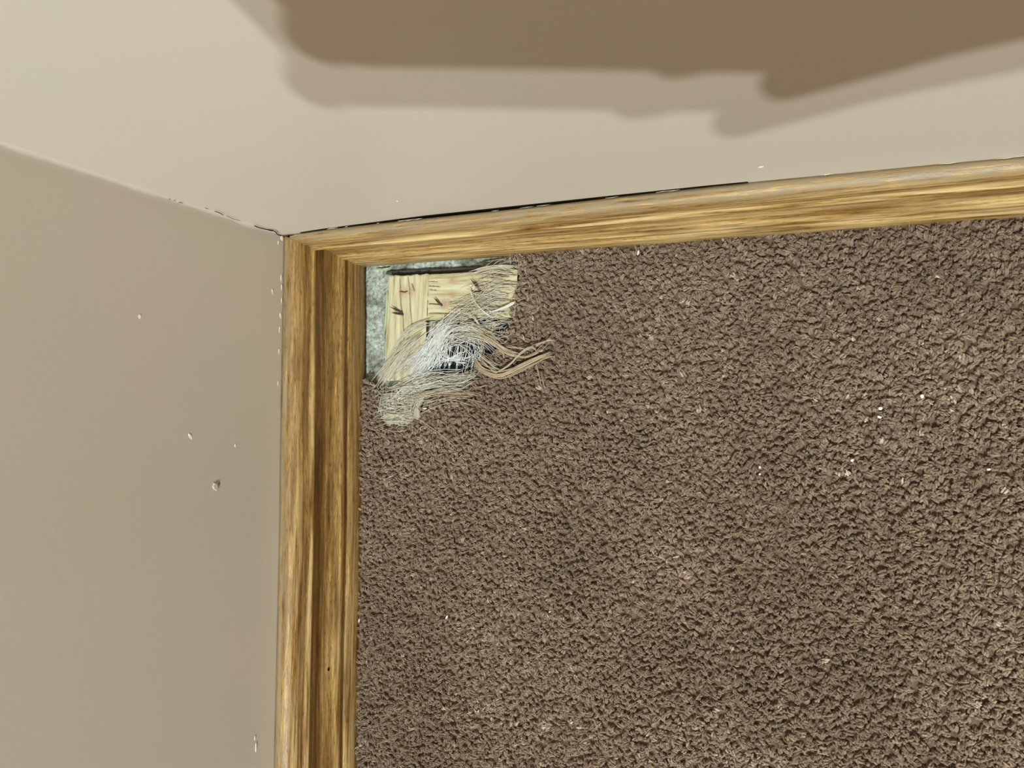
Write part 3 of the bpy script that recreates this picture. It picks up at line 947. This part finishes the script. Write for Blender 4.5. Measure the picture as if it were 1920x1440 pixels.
# folded scrap of pile at the cut edge under the back board, and low backing scrap at the tear's tip
Xg, Yg = np.meshgrid(np.linspace(0, 1, 26), np.linspace(0, 1, 22), indexing='ij')
def patch(name, corners, z0, amp, mat, tint, label=None, dens=1.0):
    c = [at(x, y, z0) for x, y in corners]
    Pm = ((1 - Xg)[..., None] * (1 - Yg)[..., None] * c[0] + Xg[..., None] * (1 - Yg)[..., None] * c[1]
          + Xg[..., None] * Yg[..., None] * c[2] + (1 - Xg)[..., None] * Yg[..., None] * c[3])
    Pm[..., 0] += (vnoise(Pm[..., 0], Pm[..., 1], 4, 31) - .5) * 3; Pm[..., 1] += (vnoise(Pm[..., 0], Pm[..., 1], 4, 32) - .5) * 3
    Pm[..., 2] += (fbm(Pm[..., 0], Pm[..., 1], 5, 33) - .5) * amp
    V = Pm.reshape(-1, 3); n = len(V); Vb = V.copy(); Vb[:, 2] -= .5
    F = grid_faces(26, 22)
    o = mesh_obj(name, np.vstack([V, Vb]), np.vstack([F[:, ::-1], F + n]), mat, attrs={'tint': np.full(2 * n, tint)})
    keep(o, carpet)
    if label: o['label'] = label


patch('backing_scrap', [(716, 738), (800, 728), (782, 798), (722, 800)], 5.6, 1.6, M_FIBRE, .45, 'pale woven backing scrap')

# ------------------------------------------------------------------ white flecks lying on the carpet
flecks = [((1651, 766), 1.9, 1.5, .2, 'white crumb on the carpet, upper one of the close pair at right'),
          ((1649, 782), 2.0, 1.2, -.4, 'white crumb on the carpet, lower one of the close pair at right'),
          ((1729, 743), 1.6, 1.9, .1, 'white crumb on the carpet nearest the right edge'),
          ((1598, 863), 1.6, 1.3, .6, 'white crumb on the carpet below and left of the close pair'),
          ((1425, 876), 1.1, 1.4, 0, 'tiny white crumb on the carpet, upper of a faint stacked pair'),
          ((1425, 889), 1.2, 1.0, .2, 'tiny white crumb on the carpet, lower of a faint stacked pair'),
          ((838, 1157), 1.0, 2.6, -.5, 'slender cream fleck on the lower left carpet near the left baseboard'),
          ((797, 766), 3.0, .9, .1, 'white oval fleck beside the lower tip of the frayed tear'),
          ((674, 1163), .7, 2.6, -.2, 'thin white fleck against the foot of the left baseboard'),
          ((1197, 474), 1.0, 3.0, -.2, 'white flake on the carpet just under the upper baseboard'),
          ((1854, 880), 1.6, 1.0, .1, 'small white crumb on the carpet low by the right edge')]
src = None
for (px, py), w, h, a, lab in flecks:
    if src is None:
        k = 10; V = []
        for zz, rr in ((0, .7), (.35, 1), (.7, .6)):
            for i in range(k):
                t = i * 2 * math.pi / k
                V.append((rr * .5 * math.cos(t) * (1 + .15 * math.sin(3 * t)), rr * .5 * math.sin(t), zz))
        F = [tuple(range(k - 1, -1, -1)), tuple(range(2 * k, 3 * k))]
        for L_ in (0, 1):
            F += [(L_ * k + i, L_ * k + (i + 1) % k, L_ * k + k + (i + 1) % k, L_ * k + k + i) for i in range(k)]
        o = src = mesh_obj('crumb', V, F, M_FLECK)
    else:
        o = src.copy(); col.objects.link(o)
    o.location = [c * MM for c in at(px, py, 9.4)]
    o.scale = (w, h, 1.0); o.rotation_euler = (0, 0, a)
    tag(o, lab, 'crumb', 'white crumbs lying on the carpet')

# ------------------------------------------------------------------ the photographer's phone and hand (above the frame; they cast the wall shadow)
def cw(x, y, z): return CAM + ROT @ np.array([x, y, z])


def build_phone():
    root = empty('phone', tuple(CAM))
    tag(root, 'dark smartphone held level above the corner, casting the wall shadow', 'phone')
    x0, x1, y0, y1, r = -112, 29, -75, 4, 8
    pts = []
    for cx, cy, a0 in ((x1 - r, y1 - r, 0), (x0 + r, y1 - r, 90), (x0 + r, y0 + r, 180), (x1 - r, y0 + r, 270)):
        for k in range(9):
            a = math.radians(a0 + k * 90 / 8); pts.append((cx + r * math.cos(a), cy + r * math.sin(a)))
    n = len(pts); V = []
    mx, my = (x0 + x1) / 2, (y0 + y1) / 2
    for z, s in ((4, .985), (4.8, 1), (11, 1), (11.8, .985)):
        V += [cw(mx + (x - mx) * s, my + (y - my) * s, z) for x, y in pts]
    F = [tuple(range(n - 1, -1, -1)), tuple(range(3 * n, 4 * n))]
    for L_ in range(3): F += [(L_ * n + i, L_ * n + (i + 1) % n, L_ * n + n + (i + 1) % n, L_ * n + n + i) for i in range(n)]
    keep(mesh_obj('phone_case', V, F, M_PHONE), root)
    V = [cw(x, y, z) for z in (11.7, 12.1) for x, y in ((x0 + 4, y0 + 4), (x1 - 4, y0 + 4), (x1 - 4, y1 - 4), (x0 + 4, y1 - 4))]
    keep(mesh_obj('screen', V, [(3, 2, 1, 0), (4, 5, 6, 7), (0, 1, 5, 4), (1, 2, 6, 5), (2, 3, 7, 6), (3, 0, 4, 7)], plain('screen_glass', lin(14, 14, 16), .1, .5), smooth=False), root)


build_phone()


def build_hand():
    # joints in camera millimetres: palm beside the phone's right end, fingers wrapped round its lower edge
    J = []; E = []; R = []

    def add(p, r, parent=None):
        J.append(cw(*p) * MM); R.append(r * MM)
        if parent is not None: E.append((parent, len(J) - 1))
        return len(J) - 1
    elbow_side = add((250, -5, 250), 44)
    a = add((196, -17, 190), 39, elbow_side); a = add((140, -26, 118), 31, a); w = add((106, -35, 76), 26, a)
    palm = add((84, -43, 50), 27, w); knuck = add((60, -58, 40), 23, palm); index_base = add((60, -26, 44), 22, palm)
    for base, chain in ((knuck, [(40, -72, 26), (19, -80, 20), (-2, -90, 14)]),        # little finger under the lower edge
                        (knuck, [(26, -66, 30), (-6, -76, 27), (-34, -85, 22)]),         # ring finger along the lower edge
                        (knuck, [(44, -50, 36), (26, -46, 30), (2, -48, 26)]),
                        (index_base, [(42, -24, 38), (28, -16, 32), (10, -14, 26)])):
        p = base
        for k, q in enumerate(chain): p = add(q, (9.0, 8.4, 7.0)[k], p)
    t = add((72, -4, 48), 13, palm); t = add((58, 8, 38), 11, t); add((40, 2, 28), 9, t)
    # left hand: fingertip steadying the phone's far lower corner, arm coming down from the photographer
    if True:
        n_right = len(J); b = add((-106, -214, 300), 34); b = add((-98, -150, 185), 25, b); b = add((-98, -112, 118), 27, b); lk = add((-102, -90, 78), 19, b)
        for ch in ([(-113, -84, 46), (-119, -81, 22)], [(-100, -76, 52), (-102, -70, 34)], [(-88, -70, 56), (-86, -60, 38)], [(-76, -68, 62), (-72, -54, 44)]):
            p = lk
            for k, q in enumerate(ch): p = add(q, (9.5, 8.5)[k], p)
        t = add((-78, -100, 92), 11, lk); add((-66, -84, 66), 9, t)
    me = bpy.data.meshes.new('person'); me.from_pydata([tuple(j) for j in J], E, [])
    o = bpy.data.objects.new('person', me); col.objects.link(o)
    sk = o.modifiers.new('skin', 'SKIN'); sk.use_smooth_shade = True
    for i, v in enumerate(me.skin_vertices[0].data):
        v.radius = (R[i], R[i]); v.use_root = (i == 0 or i == n_right)
    sb = o.modifiers.new('sub', 'SUBSURF'); sb.levels = 2; sb.render_levels = 2
    me.materials.append(M_SKIN)
    tag(o, 'two bare hands and forearms holding the dark phone above the corner', 'person')


build_hand()
